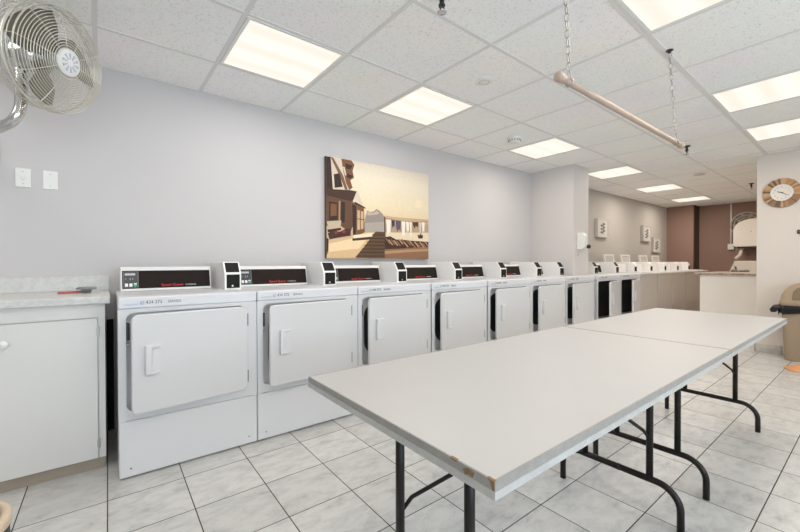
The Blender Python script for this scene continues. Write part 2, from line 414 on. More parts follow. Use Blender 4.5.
def make_dryer(notch=None, coin=.586, cons=.545, c0=0, wide=False):
    t = thing('dryer', 'x', 'dryer', (0, DY, 0), group='white front-loading dryers along the wall')
    W, D = .700, .70
    # body: plinth panel, front frame with a rounded opening, rear box (cut back where the pillar stands), top deck
    b = MB()
    foot = [(0, .1), (W, .1), (W, D), (0, D)]
    if notch:
        side, cut = notch
        foot = [(0, .1), (W, .1), (W, .165), (cut, .165), (cut, D), (0, D)] if side == 'end' else [(0, .1), (W, .1), (W, D), (cut, D), (cut, .165), (0, .165)]
    b.prism(foot, 'z', .008, DZ-.001)
    b.box(0, W, .0, .1, .008, .289, .006)
    b.box(.002, .03, .001, .1, .289, .850); b.box(W-.03, W-.002, .001, .1, .289, .850)
    b.box(.002, W-.002, .001, .1, .292, .306); b.box(.002, W-.002, .001, .1, .842, .850)
    hole_plate(b, .0, W, .2925, .848, rrect(OX0, OX1, OZ0, OZ1, .035), 0, .098)
    b.build('body', M['white_enamel'], t)
    b = MB()
    b.box(0, W, -.004, .12, .850, DZ, .007)
    ctl = b.build('control_strip', M['label_strip'], t)
    d = MB()
    d.text('434 272', .023, TR(.120, -.0045, .872) @ TX, .0004); d.build('model_lettering', M['black_ink'], ctl); d = MB(); d.text('SERVICE', .0175, TR(.222, -.0045, .873) @ TX, .0004)
    d.build('service_lettering', M['black_ink'], ctl)
    d = MB(); d.text('coinamatic', .0155, TR(.022, -.0045, .868) @ TX, .0004); d.ring(.0085, .0015, TR(.104, -.0045, .878) @ TX, 20, 5); d.ring(.0045, .0015, TR(.104, -.0045, .878) @ TX, 16, 5, 0, 4.5)
    d.build('logo_lettering', M['blue_ink'], ctl)
    # dark drum mouth behind the door, with latch and lint lip
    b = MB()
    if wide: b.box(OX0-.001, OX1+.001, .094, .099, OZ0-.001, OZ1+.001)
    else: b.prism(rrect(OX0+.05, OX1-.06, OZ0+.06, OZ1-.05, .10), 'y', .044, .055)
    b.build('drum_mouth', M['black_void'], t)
    if not wide: MB().box(OX0-.001, OX1+.001, .056, .062, OZ0-.001, OZ1+.001).build('door_jamb', M['white_enamel'], t)
    MB().box(OX0+.001, OX0+.012, .012, .05, .655, .675, .003).build('latch', M['steel'], t)
    MB().box(OX0+.001, OX0+.016, .014, .056, .690, .775, .003).build('door_switch', M['black_plastic'], t)
    # door, hinged on its right edge
    dr = MB()
    dr.prism(rrect(-.588, .0, -.2435, .2435, .03), 'y', -.026, -.002, .006)
    door = dr.build('door', M['white_enamel_door'], t, (OX1+.006, 0, .582))
    h = MB()
    x0 = -.588+.056
    h.box(x0, x0+.030, -.048, -.025, -.055, .092, .006); h.box(x0, x0+.070, -.044, -.025, .078, .092, .004); h.box(x0, x0+.070, -.044, -.025, -.055, -.042, .004)
    h.box(x0+.017, x0+.068, -.028, -.0255, -.043, .080)
    h.build('handle', M['white_enamel'], door)
    for z in (.13, -.20): MB().box(-.003, .009, -.024, .0, z, z+.07, .002).build('hinge', M['hinge_dark'], t, (OX1+.004, .0, .582))
    for x in (.04, W-.04):
        for y in (.05, D-.06):
            if notch and y > .2 and ((notch[0] == 'end' and x > notch[1]-.05) or (notch[0] == 'start' and x < notch[1]+.05)): continue
            MB().lathe([(.018, 0), (.018, .0075)], TR(x, y, 0), 12).build('foot', M['black_plastic'], t)
    for x in (.05, W-.05): MB().lathe([(.004, 0), (.004, .002)], TR(x, 0, .05) @ Matrix.Rotation(PI/2, 4, 'X'), 8).build('screw', M['black_plastic'], t)
    # control console at the rear
    b = MB(); y0, y1 = .500, .70
    b.prism([(y0-.004, DZ), (y0+.032, 1.055), (y1, 1.055), (y1, DZ)], 'x', .022+c0, cons, .005)
    con = b.build('console', M['console_white'], t)
    ang = math.atan2(.036, 1.055-DZ)
    P = TR(c0, y0-.004, DZ) @ Matrix.Rotation(PI/2-ang, 4, 'X')
    pw = cons-.008-c0
    b = MB(); b.box(.032, pw, .016, .128, .0, .003, .001, M=P)
    pan = b.build('control_panel', M['black_panel'], con)
    b = MB()
    b.mi = 0; b.box(.036, .118, .02, .125, .003, .0042, M=P)
    b.mi = 1; b.box(.039, .041, .022, .123, .0042, .005, M=P); b.box(.114, .1165, .022, .123, .0042, .005, M=P); b.box(.039, .1165, .022, .0235, .0042, .005, M=P)
    b.mi = 2; b.box(.046, .10, .098, .111, .0042, .0052, M=P)
    b.text('1   2 3', .017, P @ TR(.046, .07, .0045), .0004)
    b.mi = 3
    for x in (.046, .069): b.box(x, x+.016, .028, .048, .0042, .0062, .001, M=P)
    b.mi = 4; b.box(.092, .108, .028, .042, .0042, .0062, .001, M=P); b.mi = 3; b.box(.092, .108, .0425, .049, .0042, .0062, .001, M=P)
    b.build('keypad', [M['module'], M['module_edge'], M['display'], M['key_white'], M['key_green']], pan)
    if cons > .5:
        MB().text('Speed Queen', .0235, P @ TR(.242, .026, .0033), .0004).build('brand_lettering', M['red_ink'], pan)
        b = MB(); b.text('COMMERCIAL', .0125, P @ TR(.382, .0275, .0033), .0004, squash=.85)
        b.build('grade_lettering', M['pale_ink'], pan)
    # coin box beside the console
    add_coin_box(t, coin, M['console_white'])
    return t
def add_coin_box(t, x, m, r=False):
    b = MB(); w = .108; y0 = .304
    prof = [(y0, DZ-.008), (y0, 1.012), (y0+.052, 1.086), (.70, 1.086), (.70, DZ-.008)]
    if r: prof = [(y0, DZ-.008), (y0, 1.03), (y0+.012, 1.06), (y0+.036, 1.078), (y0+.065, 1.086), (.70, 1.086), (.70, DZ-.008)]
    b.prism(prof, 'x', x, x+w, .003)
    cb = b.build('coin_box', M['coin_white'], t)
    b = MB(); b.box(x+.013, x+w-.010, y0-.003, y0+.004, DZ+.008, 1.004, .001); b.build('coin_drawer', M['slot_black'], cb)
    k = MB(); k.lathe([(.006, 0), (.006, .004)], TR(x+.05, y0-.003, .93) @ Matrix.Rotation(PI/2, 4, 'X'), 10); k.build('lock', M['steel'], cb)
    a = math.atan2(.052, .074); Q = TR(0, y0, 1.012) @ Matrix.Rotation(PI/2-a, 4, 'X')
    if not r:
        b = MB(); b.box(x+.011, x+w-.010, .008, .083, -.002, .003, .001, M=Q); b.build('coin_slide', M['slot_black'], cb)
    return cb

PITCH = .702
dl = ['white front-loading dryer standing next to the low cabinet, starting the row',
      'white dryer second from the low cabinet, its lower front partly behind the table corner',
      'white dryer third from the low cabinet, under the house side of the seascape canvas',
      'white dryer fourth from the low cabinet, under the clothesline side of the seascape canvas',
      'white dryer fifth from the low cabinet, just past the seascape canvas',
      'white dryer sixth from the low cabinet, last one fully before the pillar',
      'white dryer standing against the side of the wall pillar',
      'white dryer with its door ajar, first one past the pillar',
      'white dryer with its door ajar, beside the grey-fronted washers']
ang = [5.6, 4.8, 4.4, 4.2, 4.2, 4.6, 4.6, 12, 12]
left = [.038, .708, 1.412, 2.125, 2.845, 3.548, 4.258, 5.03, 5.734]
D0 = make_dryer()
for i, lab in enumerate(dl):
    if i == 6: o = make_dryer(('end', 4.765-left[6]), .400, .34)
    elif i == 7: o = make_dryer(('start', 5.195-5.03), .580, .525, .18, True)
    elif i == 8: o = make_dryer(wide=True)
    else: o = D0 if i == 0 else copy_tree(D0)
    o.location = (left[i], DY, 0); o['label'] = lab
    o.scale = (.952 if i == 0 else 1, 1, 1)
    child(o, 'door').rotation_euler = (0, 0, math.radians(ang[i]))

# ------------------------------------------------------------------ top-loading washers past the dryers
def make_washer():
    t = thing('washer', 'x', 'washing machine', group='grey-fronted top-loading washers past the pillar')
    W, D = .69, .70
    MB().box(0, W, .012, D, .03, .885, .008).build('body', M['white_enamel'], t)
    MB().box(.012, W-.004, 0, .014, .05, .872, .004).build('front_panel', M['washer_front'], t)
    tp = MB().box(-.001, W+.001, -.006, D, .885, .915, .008).build('top_deck', M['console_white'], t)
    MB().box(.08, W-.08, .05, .345, .915, .925, .004).build('lid', M['white_enamel'], tp)
    b = MB(); b.prism([(.40, .915), (.43, 1.05), (.66, 1.05), (.66, .915)], 'x', .02, .565, .006); con = b.build('console', M['console_white'], t)
    for x in (.05, W-.05):
        for y in (.06, D-.06): MB().lathe([(.02, 0), (.02, .012), (.009, .012), (.009, .031)], TR(x, y, 0), 10).build('foot', M['black_plastic'], t)
    add_coin_box(t, .582, M['console_white'], True)
    return t
wl = ['grey-fronted top-loading washer right beside the open-doored dryers',
      'grey-fronted washer below the framed print by the pillar, second of its kind from the dryers',
      'grey-fronted washer in the middle of its kind',
      'grey-fronted washer second from the brown pilaster',
      'grey-fronted washer with rounded coin box next to the brown pilaster']
W0 = make_washer()
for i, lab in enumerate(wl):
    o = W0 if i == 0 else copy_tree(W0)
    o.location = (6.442+.70*i, DY, 0); o['label'] = lab

# white framed notices leaning on the wall behind the washers
nl = ['white framed notice standing above the last open-doored dryers, first of four past the pillar', 'white framed notice standing behind the first grey washer consoles, second past the pillar',
      'white framed notice under the upper far framed print, third past the pillar', 'white framed notice nearest the brown pilaster, last of four']
N0 = None
for i, (x, lab) in enumerate(zip((6.52, 7.165, 7.985, 8.60), nl)):
    if i == 0:
        N0 = t = thing('notice_stand', 'x', 'notice', group='white framed notices behind the washers')
        b = MB(); w, hh = .37, .165
        b.box(0, w, -.012, .012, 0, .03); b.box(0, w, -.012, .012, hh-.03, hh); b.box(0, .045, -.012, .012, .03, hh-.03); b.box(w-.045, w, -.012, .012, .03, hh-.03)
        b.build('notice_frame', M['notice_white'], t)
        MB().box(.044, w-.044, -.004, .008, .029, hh-.029).build('card', M['grey_card'], t)
    else: t = copy_tree(N0)
    t.location = (x, 2.88, 1.0525); t.rotation_euler = (math.radians(-8), 0, 0); t['label'] = lab

# framed prints on the beige wall
pl = ['framed leaf print on the beige wall close to the pillar', 'framed leaf print on the beige wall, upper one of the far pair', 'framed leaf print on the beige wall, lower one beside the brown pilaster']
P0 = None
for i, (x, z, lab) in enumerate(zip((6.80, 8.82, 9.38), (1.525, 1.52, 1.295), pl)):
    if i == 0:
        P0 = t = thing('framed_print', 'x', 'picture', group='framed prints on the beige wall')
        b = MB(); w, hh = .42, .33
        for (a, c, d, e) in ((0, w, 0, .018), (0, w, hh-.018, hh), (0, .018, .018, hh-.018), (w-.018, w, .018, hh-.018)): b.box(a, c, -.05, 0, d, e)
        b.build('picture_frame', M['frame_grey'], t)
        MB().box(.017, w-.017, -.042, -.001, .017, hh-.017).build('mat_board', M['paper'], t)
        b = MB()
        b.tube([(w*.5, -.043, .06), (w*.52, -.043, .16), (w*.5, -.043, .27)], .006, 6)
        for k in range(6):
            zz = .09+.03*k; s = 1 if k % 2 else -1
            b.lathe([(0, -.001), (.03, 0), (.036, .001), (.02, .002), (0, .0022)], TR(w*.5+s*.045, -.0425, zz) @ Matrix.Rotation(PI/2, 4, 'X') @ Matrix.Diagonal((1.25, .6, 1, 1)), 10)
        b.build('leaf_motif', M['print_grey'], t)
    else: t = copy_tree(P0)
    t.location = (x, 3.169, z); t['label'] = lab

# ------------------------------------------------------------------ seascape canvas
t = thing('canvas_picture', 'wide canvas picture of a seaside house and clothesline at sunset', 'picture', (0, 0, 0))
CX0, CX1, CZ0, CZ1 = 1.558, 2.788, 1.12, 2.043
MB().box(CX0, CX1, 3.092, YW-.001, CZ0, CZ1, .002).build('stretched_canvas', M['canvas_side'], t)
PC = {'mist': (150,138,130), 'cloudlight': (190,172,150), 'sea': (168,160,150), 'haze': (196,166,132), 'sea2': (176,152,126), 'sand': (214,182,138), 'sandlight': (238,210,168),
      'plank': (92,66,44), 'plankdark': (52,34,22), 'beachlight': (228,208,178), 'ground': (140,100,72), 'groundlight': (176,138,104), 'rock': (58,34,22), 'rocklight': (182,146,112),
      'post': (90,64,44), 'post2': (176,140,104), 'rope': (120,94,70), 'cloth': (240,228,212), 'cloth2': (214,196,180), 'navy': (52,46,66), 'violet': (92,78,96), 'brown': (84,48,34),
      'housedark': (46,28,20), 'housewhite': (216,200,180), 'housetrim': (120,88,62), 'wood': (118,78,50), 'roofd': (66,40,28), 'porch': (98,66,44), 'pane': (204,172,136), 'tub': (196,176,152),
      'flower': (72,34,30), 'flower2': (150,52,46), 'step': (240,220,188), 'sunp': (238,221,186)}
PIC = [
    ('mist', [(1.964,1.494),(1.991,1.587),(2.026,1.574),(2.067,1.582),(2.101,1.61),(2.137,1.595),(2.18,1.561),(2.197,1.534),(2.197,1.447),(1.963,1.433)]),
    ('cloudlight', [(1.991,1.578),(2.029,1.57),(2.067,1.566),(2.101,1.592),(2.137,1.571),(2.1,1.555),(2.039,1.545),(1.996,1.538)]),
    ('sea', [(1.945,1.461),(2.197,1.491),(2.196,1.383),(1.944,1.371)]),
    ('haze', [(2.197,1.553),(2.297,1.546),(2.512,1.547),(2.788,1.551),(2.788,1.494),(2.512,1.482),(2.296,1.476),(2.197,1.477)]),
    ('sea2', [(2.197,1.477),(2.788,1.494),(2.788,1.411),(2.196,1.383)]),
    ('sand', [(1.555,1.283),(1.802,1.32),(1.944,1.371),(2.1,1.383),(1.998,1.276),(1.873,1.118),(1.554,1.116)]),
    ('sandlight', [(1.582,1.252),(1.827,1.308),(1.984,1.309),(1.904,1.217),(1.677,1.19),(1.582,1.178)]),
    ('plank', [(2.089,1.387),(2.191,1.388),(2.199,1.317),(2.199,1.124),(1.852,1.127),(1.963,1.241)]),
    ('plankdark', [(2.052,1.358),(2.196,1.362),(2.199,1.353),(2.044,1.348)]),
    ('plankdark', [(2.022,1.322),(2.196,1.327),(2.199,1.317),(2.014,1.313)]),
    ('plankdark', [(1.993,1.287),(2.196,1.291),(2.199,1.282),(1.985,1.278)]),
    ('plankdark', [(1.964,1.252),(2.196,1.256),(2.199,1.247),(1.956,1.243)]),
    ('plankdark', [(1.935,1.217),(2.196,1.221),(2.199,1.211),(1.927,1.208)]),
    ('plankdark', [(1.906,1.183),(2.196,1.185),(2.199,1.176),(1.898,1.174)]),
    ('plankdark', [(1.878,1.149),(2.196,1.15),(2.199,1.141),(1.87,1.14)]),
    ('beachlight', [(2.199,1.383),(2.788,1.406),(2.787,1.293),(2.199,1.313)]),
    ('ground', [(2.199,1.223),(2.448,1.243),(2.787,1.262),(2.787,1.12),(2.199,1.124)]),
    ('groundlight', [(2.199,1.195),(2.511,1.22),(2.787,1.231),(2.787,1.205),(2.511,1.19),(2.199,1.167)]),
    ('rock', [(2.199,1.336),(2.266,1.348),(2.341,1.318),(2.449,1.317),(2.576,1.311),(2.787,1.308),(2.787,1.252),(2.609,1.242),(2.448,1.229),(2.326,1.221),(2.199,1.214)]),
    ('ground', [(2.208,1.319),(2.222,1.325),(2.272,1.274),(2.257,1.269)]),
    ('rocklight', [(2.24,1.308),(2.254,1.314),(2.305,1.263),(2.29,1.257)]),
    ('ground', [(2.272,1.313),(2.287,1.318),(2.338,1.267),(2.323,1.262)]),
    ('rocklight', [(2.305,1.304),(2.32,1.31),(2.371,1.258),(2.356,1.253)]),
    ('ground', [(2.338,1.302),(2.353,1.308),(2.405,1.256),(2.389,1.251)]),
    ('rocklight', [(2.371,1.32),(2.387,1.326),(2.439,1.274),(2.423,1.269)]),
    ('ground', [(2.405,1.321),(2.421,1.327),(2.474,1.275),(2.458,1.269)]),
    ('rocklight', [(2.439,1.292),(2.455,1.297),(2.508,1.245),(2.492,1.239)]),
    ('ground', [(2.474,1.311),(2.489,1.316),(2.544,1.264),(2.527,1.258)]),
    ('rocklight', [(2.508,1.311),(2.524,1.316),(2.579,1.263),(2.563,1.258)]),
    ('ground', [(2.544,1.283),(2.56,1.289),(2.615,1.235),(2.599,1.23)]),
    ('rocklight', [(2.579,1.3),(2.596,1.306),(2.652,1.252),(2.635,1.247)]),
    ('ground', [(2.615,1.286),(2.632,1.292),(2.688,1.238),(2.672,1.232)]),
    ('rocklight', [(2.652,1.298),(2.668,1.303),(2.726,1.249),(2.709,1.244)]),
    ('ground', [(2.688,1.291),(2.705,1.297),(2.763,1.242),(2.746,1.236)]),
    ('rocklight', [(2.726,1.307),(2.743,1.313),(2.801,1.258),(2.784,1.252)]),
    ('post', [(2.191,1.54),(2.206,1.541),(2.211,1.323),(2.193,1.322)]),
    ('post', [(2.662,1.39),(2.675,1.406),(2.685,1.407),(2.682,1.356),(2.665,1.355)]),
    ('rock', [(2.629,1.379),(2.709,1.377),(2.702,1.341),(2.642,1.339)]),
    ('rope', [(2.203,1.525),(2.387,1.514),(2.577,1.511),(2.778,1.529),(2.778,1.524),(2.577,1.504),(2.387,1.506),(2.203,1.518)]),
    ('cloth', [(2.217,1.516),(2.276,1.516),(2.269,1.372),(2.252,1.391),(2.237,1.361),(2.225,1.394)]),
    ('navy', [(2.282,1.511),(2.326,1.51),(2.32,1.437),(2.31,1.456),(2.295,1.426),(2.29,1.459)]),
    ('violet', [(2.335,1.508),(2.406,1.507),(2.399,1.407),(2.376,1.426),(2.361,1.396),(2.344,1.429)]),
    ('cloth', [(2.412,1.51),(2.462,1.509),(2.455,1.356),(2.442,1.375),(2.427,1.345),(2.421,1.379)]),
    ('cloth', [(2.471,1.509),(2.515,1.507),(2.509,1.398),(2.499,1.417),(2.483,1.387),(2.48,1.421)]),
    ('brown', [(2.557,1.51),(2.642,1.51),(2.635,1.455),(2.606,1.473),(2.589,1.442),(2.567,1.476)]),
    ('cloth', [(2.522,1.51),(2.551,1.507),(2.544,1.35),(2.542,1.37),(2.526,1.339),(2.531,1.374)]),
    ('cloth2', [(2.649,1.516),(2.682,1.513),(2.675,1.376),(2.672,1.396),(2.655,1.365),(2.659,1.4)]),
    ('cloth', [(2.689,1.518),(2.733,1.516),(2.726,1.408),(2.717,1.428),(2.7,1.397),(2.699,1.433)]),
    ('housedark', [(1.558,2.035),(1.6,2.038),(1.622,1.748),(1.556,1.732)]),
    ('housewhite', [(1.604,2.028),(1.71,2.031),(1.758,1.814),(1.803,1.761),(1.622,1.757)]),
    ('housetrim', [(1.6,2.038),(1.628,2.034),(1.729,1.887),(1.778,1.762),(1.748,1.759),(1.7,1.861)]),
    ('housedark', [(1.632,1.886),(1.69,1.903),(1.724,1.782),(1.641,1.763)]),
    ('wood', [(1.71,2.04),(1.817,2.04),(1.85,2.005),(1.829,1.945),(1.845,1.881),(1.804,1.853),(1.829,1.786),(1.793,1.76),(1.758,1.825),(1.729,1.93)]),
    ('housedark', [(1.749,2.003),(1.83,1.993),(1.804,1.954),(1.759,1.956)]),
    ('housedark', [(1.759,1.913),(1.84,1.898),(1.804,1.871),(1.774,1.871)]),
    ('housewhite', [(1.724,1.968),(1.744,1.967),(1.764,1.896),(1.749,1.889)]),
    ('roofd', [(1.557,1.762),(1.632,1.749),(1.803,1.761),(1.885,1.757),(1.828,1.658),(1.728,1.665),(1.556,1.686)]),
    ('housewhite', [(1.875,1.76),(1.891,1.753),(1.945,1.628),(1.906,1.638),(1.844,1.69)]),
    ('porch', [(1.556,1.686),(1.728,1.665),(1.834,1.658),(1.848,1.46),(1.802,1.364),(1.703,1.418),(1.555,1.41)]),
    ('housedark', [(1.584,1.634),(1.67,1.629),(1.669,1.474),(1.583,1.46)]),
    ('wood', [(1.598,1.618),(1.66,1.615),(1.659,1.512),(1.598,1.499)]),
    ('housedark', [(1.708,1.646),(1.748,1.641),(1.742,1.453),(1.703,1.451)]),
    ('post2', [(1.684,1.648),(1.699,1.647),(1.693,1.359),(1.678,1.358)]),
    ('wood', [(1.808,1.66),(1.953,1.607),(1.963,1.372),(1.843,1.326)]),
    ('housedark', [(1.823,1.635),(1.869,1.617),(1.863,1.358),(1.832,1.339)]),
    ('pane', [(1.88,1.582),(1.948,1.57),(1.947,1.407),(1.879,1.39)]),
    ('wood', [(1.908,1.585),(1.919,1.581),(1.918,1.397),(1.908,1.392)]),
    ('wood', [(1.879,1.502),(1.948,1.498),(1.948,1.489),(1.879,1.493)]),
    ('roofd', [(1.849,1.66),(1.969,1.613),(1.975,1.599),(1.849,1.633)]),
    ('tub', [(1.56,1.454),(1.708,1.47),(1.698,1.403),(1.678,1.371),(1.578,1.358)]),
    ('housedark', [(1.564,1.378),(1.703,1.403),(1.707,1.382),(1.573,1.354)]),
    ('flower', [(1.569,1.345),(1.63,1.378),(1.688,1.363),(1.752,1.397),(1.807,1.396),(1.807,1.334),(1.702,1.316),(1.587,1.291)]),
    ('flower2', [(1.64,1.365),(1.668,1.371),(1.673,1.35),(1.644,1.34)]),
    ('flower2', [(1.717,1.373),(1.747,1.384),(1.752,1.362),(1.722,1.352)]),
    ('step', [(1.837,1.34),(2.055,1.372),(2.044,1.335),(1.837,1.304)]),
    ('roofd', [(1.822,1.308),(2.044,1.335),(2.028,1.307),(1.827,1.286)]),
    ('housedark', [(1.555,1.304),(1.578,1.294),(1.573,1.188),(1.554,1.146)]),
    ('sunp', [(2.7,1.717),(2.693,1.696),(2.676,1.678),(2.652,1.668),(2.627,1.668),(2.606,1.679),(2.595,1.697),(2.595,1.718),(2.607,1.739),(2.627,1.753),(2.653,1.758),(2.676,1.753),(2.693,1.738)]),
]
def print_material():
    m, nt, bb = new_mat('canvas print'); a = nt.nodes.new('ShaderNodeVertexColor'); a.layer_name = 'ink'
    tc = nt.nodes.new('ShaderNodeTexCoord'); n = nt.nodes.new('ShaderNodeTexNoise'); n.inputs['Scale'].default_value = 45; nt.links.new(tc.outputs['Object'], n.inputs['Vector'])
    mx = nt.nodes.new('ShaderNodeMix'); mx.data_type = 'RGBA'; mx.blend_type = 'MULTIPLY'; mx.inputs[0].default_value = .18
    nt.links.new(a.outputs['Color'], mx.inputs[6]); nt.links.new(n.outputs['Fac'], mx.inputs[7])
    nt.links.new(mx.outputs[2], bb.inputs['Base Color']); bb.inputs['Roughness'].default_value = .7
    return m
bm = bmesh.new(); lay = bm.loops.layers.float_color.new('ink')
def ink(c): v = lin(c); return tuple(min(1, x*.92) for x in v[:3])+(1,)
rows = [(CZ1, (216, 204, 186)), (1.90, (230, 218, 196)), (1.66, (230, 214, 182)), (1.52, (224, 200, 160)), (1.43, (204, 178, 146)), (CZ0, (184, 156, 126))]
for (z1, c1), (z0, c0) in zip(rows, rows[1:]):       # the printed sunset sky
    f = bm.faces.new([bm.verts.new((x, 3.0912, z)) for x, z in ((CX0, z0), (CX1, z0), (CX1, z1), (CX0, z1))])
    for l, c in zip(f.loops, (c0, c0, c1, c1)): l[lay] = lin(c)
for k, (c, pts) in enumerate(PIC):
    pts = [(min(max(x, CX0), CX1), min(max(z, CZ0), CZ1)) for x, z in pts]
    f = bm.faces.new([bm.verts.new((x, 3.0910-.00002*k, z)) for x, z in pts])
    for l in f.loops: l[lay] = lin(PC[c])
    f.normal_update()
    if f.normal.y > 0: f.normal_flip()
me = bpy.data.meshes.new('print'); bm.to_mesh(me); bm.free(); me.materials.append(print_material())
o = bpy.data.objects.new('print', me); C.objects.link(o); o.parent = t

# ------------------------------------------------------------------ folding tables
TZ = .722
def folding_table(label, x0, x1, frames, chip, sticker=False):
    t = thing('folding_table', label, 'table', (0, 0, 0), group='white folding tables set end to end')
    y0, y1 = .388, 1.108
    b = MB(); b.box(x0+.002, x1-.002, y0+.002, y1-.002, TZ-.030, TZ, 0)
    top = b.build('tabletop', M['table_top'], t)
    b = MB(); b.mi = 0
    def band(z0, z1, o):
        b.box(x0-o, x1+o, y0-o, y0+.004, z0, z1); b.box(x0-o, x1+o, y1-.004, y1+o, z0, z1)
        b.box(x0-o, x0+.004, y0+.004, y1-.004, z0, z1); b.box(x1-.004, x1+o, y0+.004, y1-.004, z0, z1)
    band(TZ-.0163, TZ+.0003, .0000); b.mi = 1; band(TZ-.0175, TZ-.0163, -.0006)
    b.mi = 2; band(TZ-.0315, TZ-.0175, .0006)
    b.build('edge_band', [M['table_edge'], M['frame_grey'], M['table_edge_light']], top)
    if chip:
        q = x0-.0012
        for poly in ([(.0005, .0006), (.0005, -.014), (.004, -.017), (.007, -.010), (.010, -.003), (.016, .0006)], [(.044, -.005), (.047, -.014), (.056, -.0125), (.064, -.016), (.070, -.008), (.060, -.003)],
                     [(.084, .0005), (.085, -.003), (.098, -.0025), (.101, .0005)]):
            tag(MB().prism([(y0+a, TZ+c) for a, c in poly], 'x', q, x0+.005).build('chipped_edge', M['chipped'], top), 'brown chipped edge')
    for fx, bx, cross in frames:
        yc = .747; u = .136; zb = .165; r = .0135
        b = MB()
        # one bent tube: foot, curve, level bar, curve, foot
        pts = []
        yf = .246; R = .085
        pts.append((fx, yc-yf, 0)); pts.append((fx, yc-yf, zb-R))
        for k in range(1, 9):
            a = PI/2*k/8; pts.append((fx, yc-yf+R*(1-math.cos(a)), zb-R+R*math.sin(a)))
        pts += [(fx, yc+p[1]*-1+yc, p[2]) for p in pts[::-1]]
        b.tube(pts, r, 12)
        leg = b.build('leg_frame', M['black_tube'], t)
        for s in (-1, 1):
            b = MB(); b.tube([(fx, yc+s*u, zb), (fx, yc+s*u, TZ-.0305)], r, 12); b.build('upright', M['black_tube'], leg)
            if chip and s < 0 and cross > .2: continue
            b = MB(); b.tube([(fx, yc+s*u, .335), (fx+.035*(1 if bx > fx else -1), yc+s*(u-.012), .375), (bx, yc-s*cross, TZ-.033)], .0075, 8, flat=.6); b.build('brace', M['black_tube'], leg)
        b = MB(); b.box(fx-.05, fx+.05, yc-u-.05, yc+u+.05, TZ-.034, TZ-.0305); b.build('mounting_plate', M['black_tube'], leg)
        b = MB(); b.tube([(fx, yc-.02, zb), (fx, yc-.005, zb)], .0142, 12); b.build('lock_ring', M['black_tube'], leg)
    return t
folding_table('white-topped folding table with a chipped brown corner', .494, 1.998, [(.682, .85, .235), (1.80, 1.33, .02)], True)
folding_table('white-topped folding table pushed against the far end of the chipped one', 2.002, 3.385, [(2.145, 2.6, .03), (3.254, 2.82, .08)], False)

# ------------------------------------------------------------------ low cabinet on the fan side
t = thing('base_cabinet', 'low white painted cabinet with tan kickboard under the marbled counter', 'cabinet', (0, 0, 0))
FY = 2.536
b = MB(); b.box(-1.35, -.013, FY+.018, YW-.001, .057, .866); b.box(-1.35, -.013, FY, FY+.018, .795, .866); b.box(-.042, -.013, FY, FY+.018, .057, .795); b.box(-1.35, -1.32, FY, FY+.018, .057, .795); b.box(-.475, -.462, FY+.002, FY+.018, .057, .795)
b.build('carcass', M['cabinet'], t)
MB().box(-1.35, -.014, FY+.008, YW-.01, 0, .057).build('kickboard', M['kick'], t)
for (x0, x1, hx, kx) in ((-.46, -.044, -.044, -.386), (-1.318, -.478, -1.318, -.53)):
    d = MB().box(x0, x1, FY-.012, FY+.006, .060, .792, .002).build('door', M['cabinet'], t)
    k = MB(); k.lathe([(.009, 0), (.009, .012), (.018, .018), (.02, .026), (.014, .032), (0, .034)], TR(kx, FY-.012, .70) @ Matrix.Rotation(PI/2, 4, 'X'), 20); k.build('knob', M['knob_white'], d)
    for z in (.115, .70):
        g = MB(); g.box(hx-.004, hx+.008, FY-.016, FY-.002, z, z+.045, .002); g.box(hx-.001, hx+.005, FY-.019, FY-.015, z-.003, z+.048, .0015); g.build('hinge', M['steel'], d)
t = thing('countertop', 'pale marbled laminate counter with backsplash on the low white cabinet', 'countertop', (0, 0, 0))
b = MB(); b.box(-1.38, .009, 2.498, YW-.001, .8665, .906, .006); b.build('counter_slab', M['counter'], t)
b = MB(); b.box(-1.38, .009, YW-.022, YW-.001, .9055, .998, .004); b.build('backsplash', M['counter'], t)
# brush with red handle
t = thing('brush', 'round grey brush with a red handle lying on the marbled counter', 'brush', (-.098, 2.85, .9066), math.radians(3))
b = MB(); b.lathe([(.0, .002), (.020, .002), (.024, .020), (.046, .023), (.048, .030), (.04, .035), (0, .037)], Matrix.Diagonal((1, 1, 1, 1)), 24); b.build('brush_head', M['grey_mesh'], t)
b = MB(); b.tube([(-.018, 0, .0085), (-.06, 0, .0075), (-.125, 0, .0055)], [.005, .0065, .0055], 10); tag(b.build('handle', M['red_plastic'], t), 'red handle')
t = thing('narrow_sliver', 'narrow black board standing in the gap between the low cabinet and the first dryer', 'sliver', (.010, 3.09, 0))
MB().box(-.018, .018, -.012, .012, 0, .715, .003).build('sliver', M['slot_black'], t)  # narrow black upright set in the gap beside the first dryer
# switch plates
for i, (x, lab) in enumerate(((-.391, 'white switch plate on the wall below the fan, with one toggle'), (-.272, 'white blank plate on the wall, beside the toggle switch plate'))):
    t = thing('wall_plate', lab, 'switch', (x, YW, 1.585), group='white plates under the fan')
    MB().box(-.034, .034, -.007, 0, -.056, .056, .003).build('cover_plate', M['plate_white'], t)
    for z in (-.035, .035): MB().lathe([(.0035, 0), (.0035, .0015)], TR(0, -.0068, z) @ Matrix.Rotation(PI/2, 4, 'X'), 8).build('screw', M['steel'], t)
    if i == 0: MB().box(-.006, .006, -.017, -.006, -.012, .008, .002).build('toggle', M['plate_white'], t)

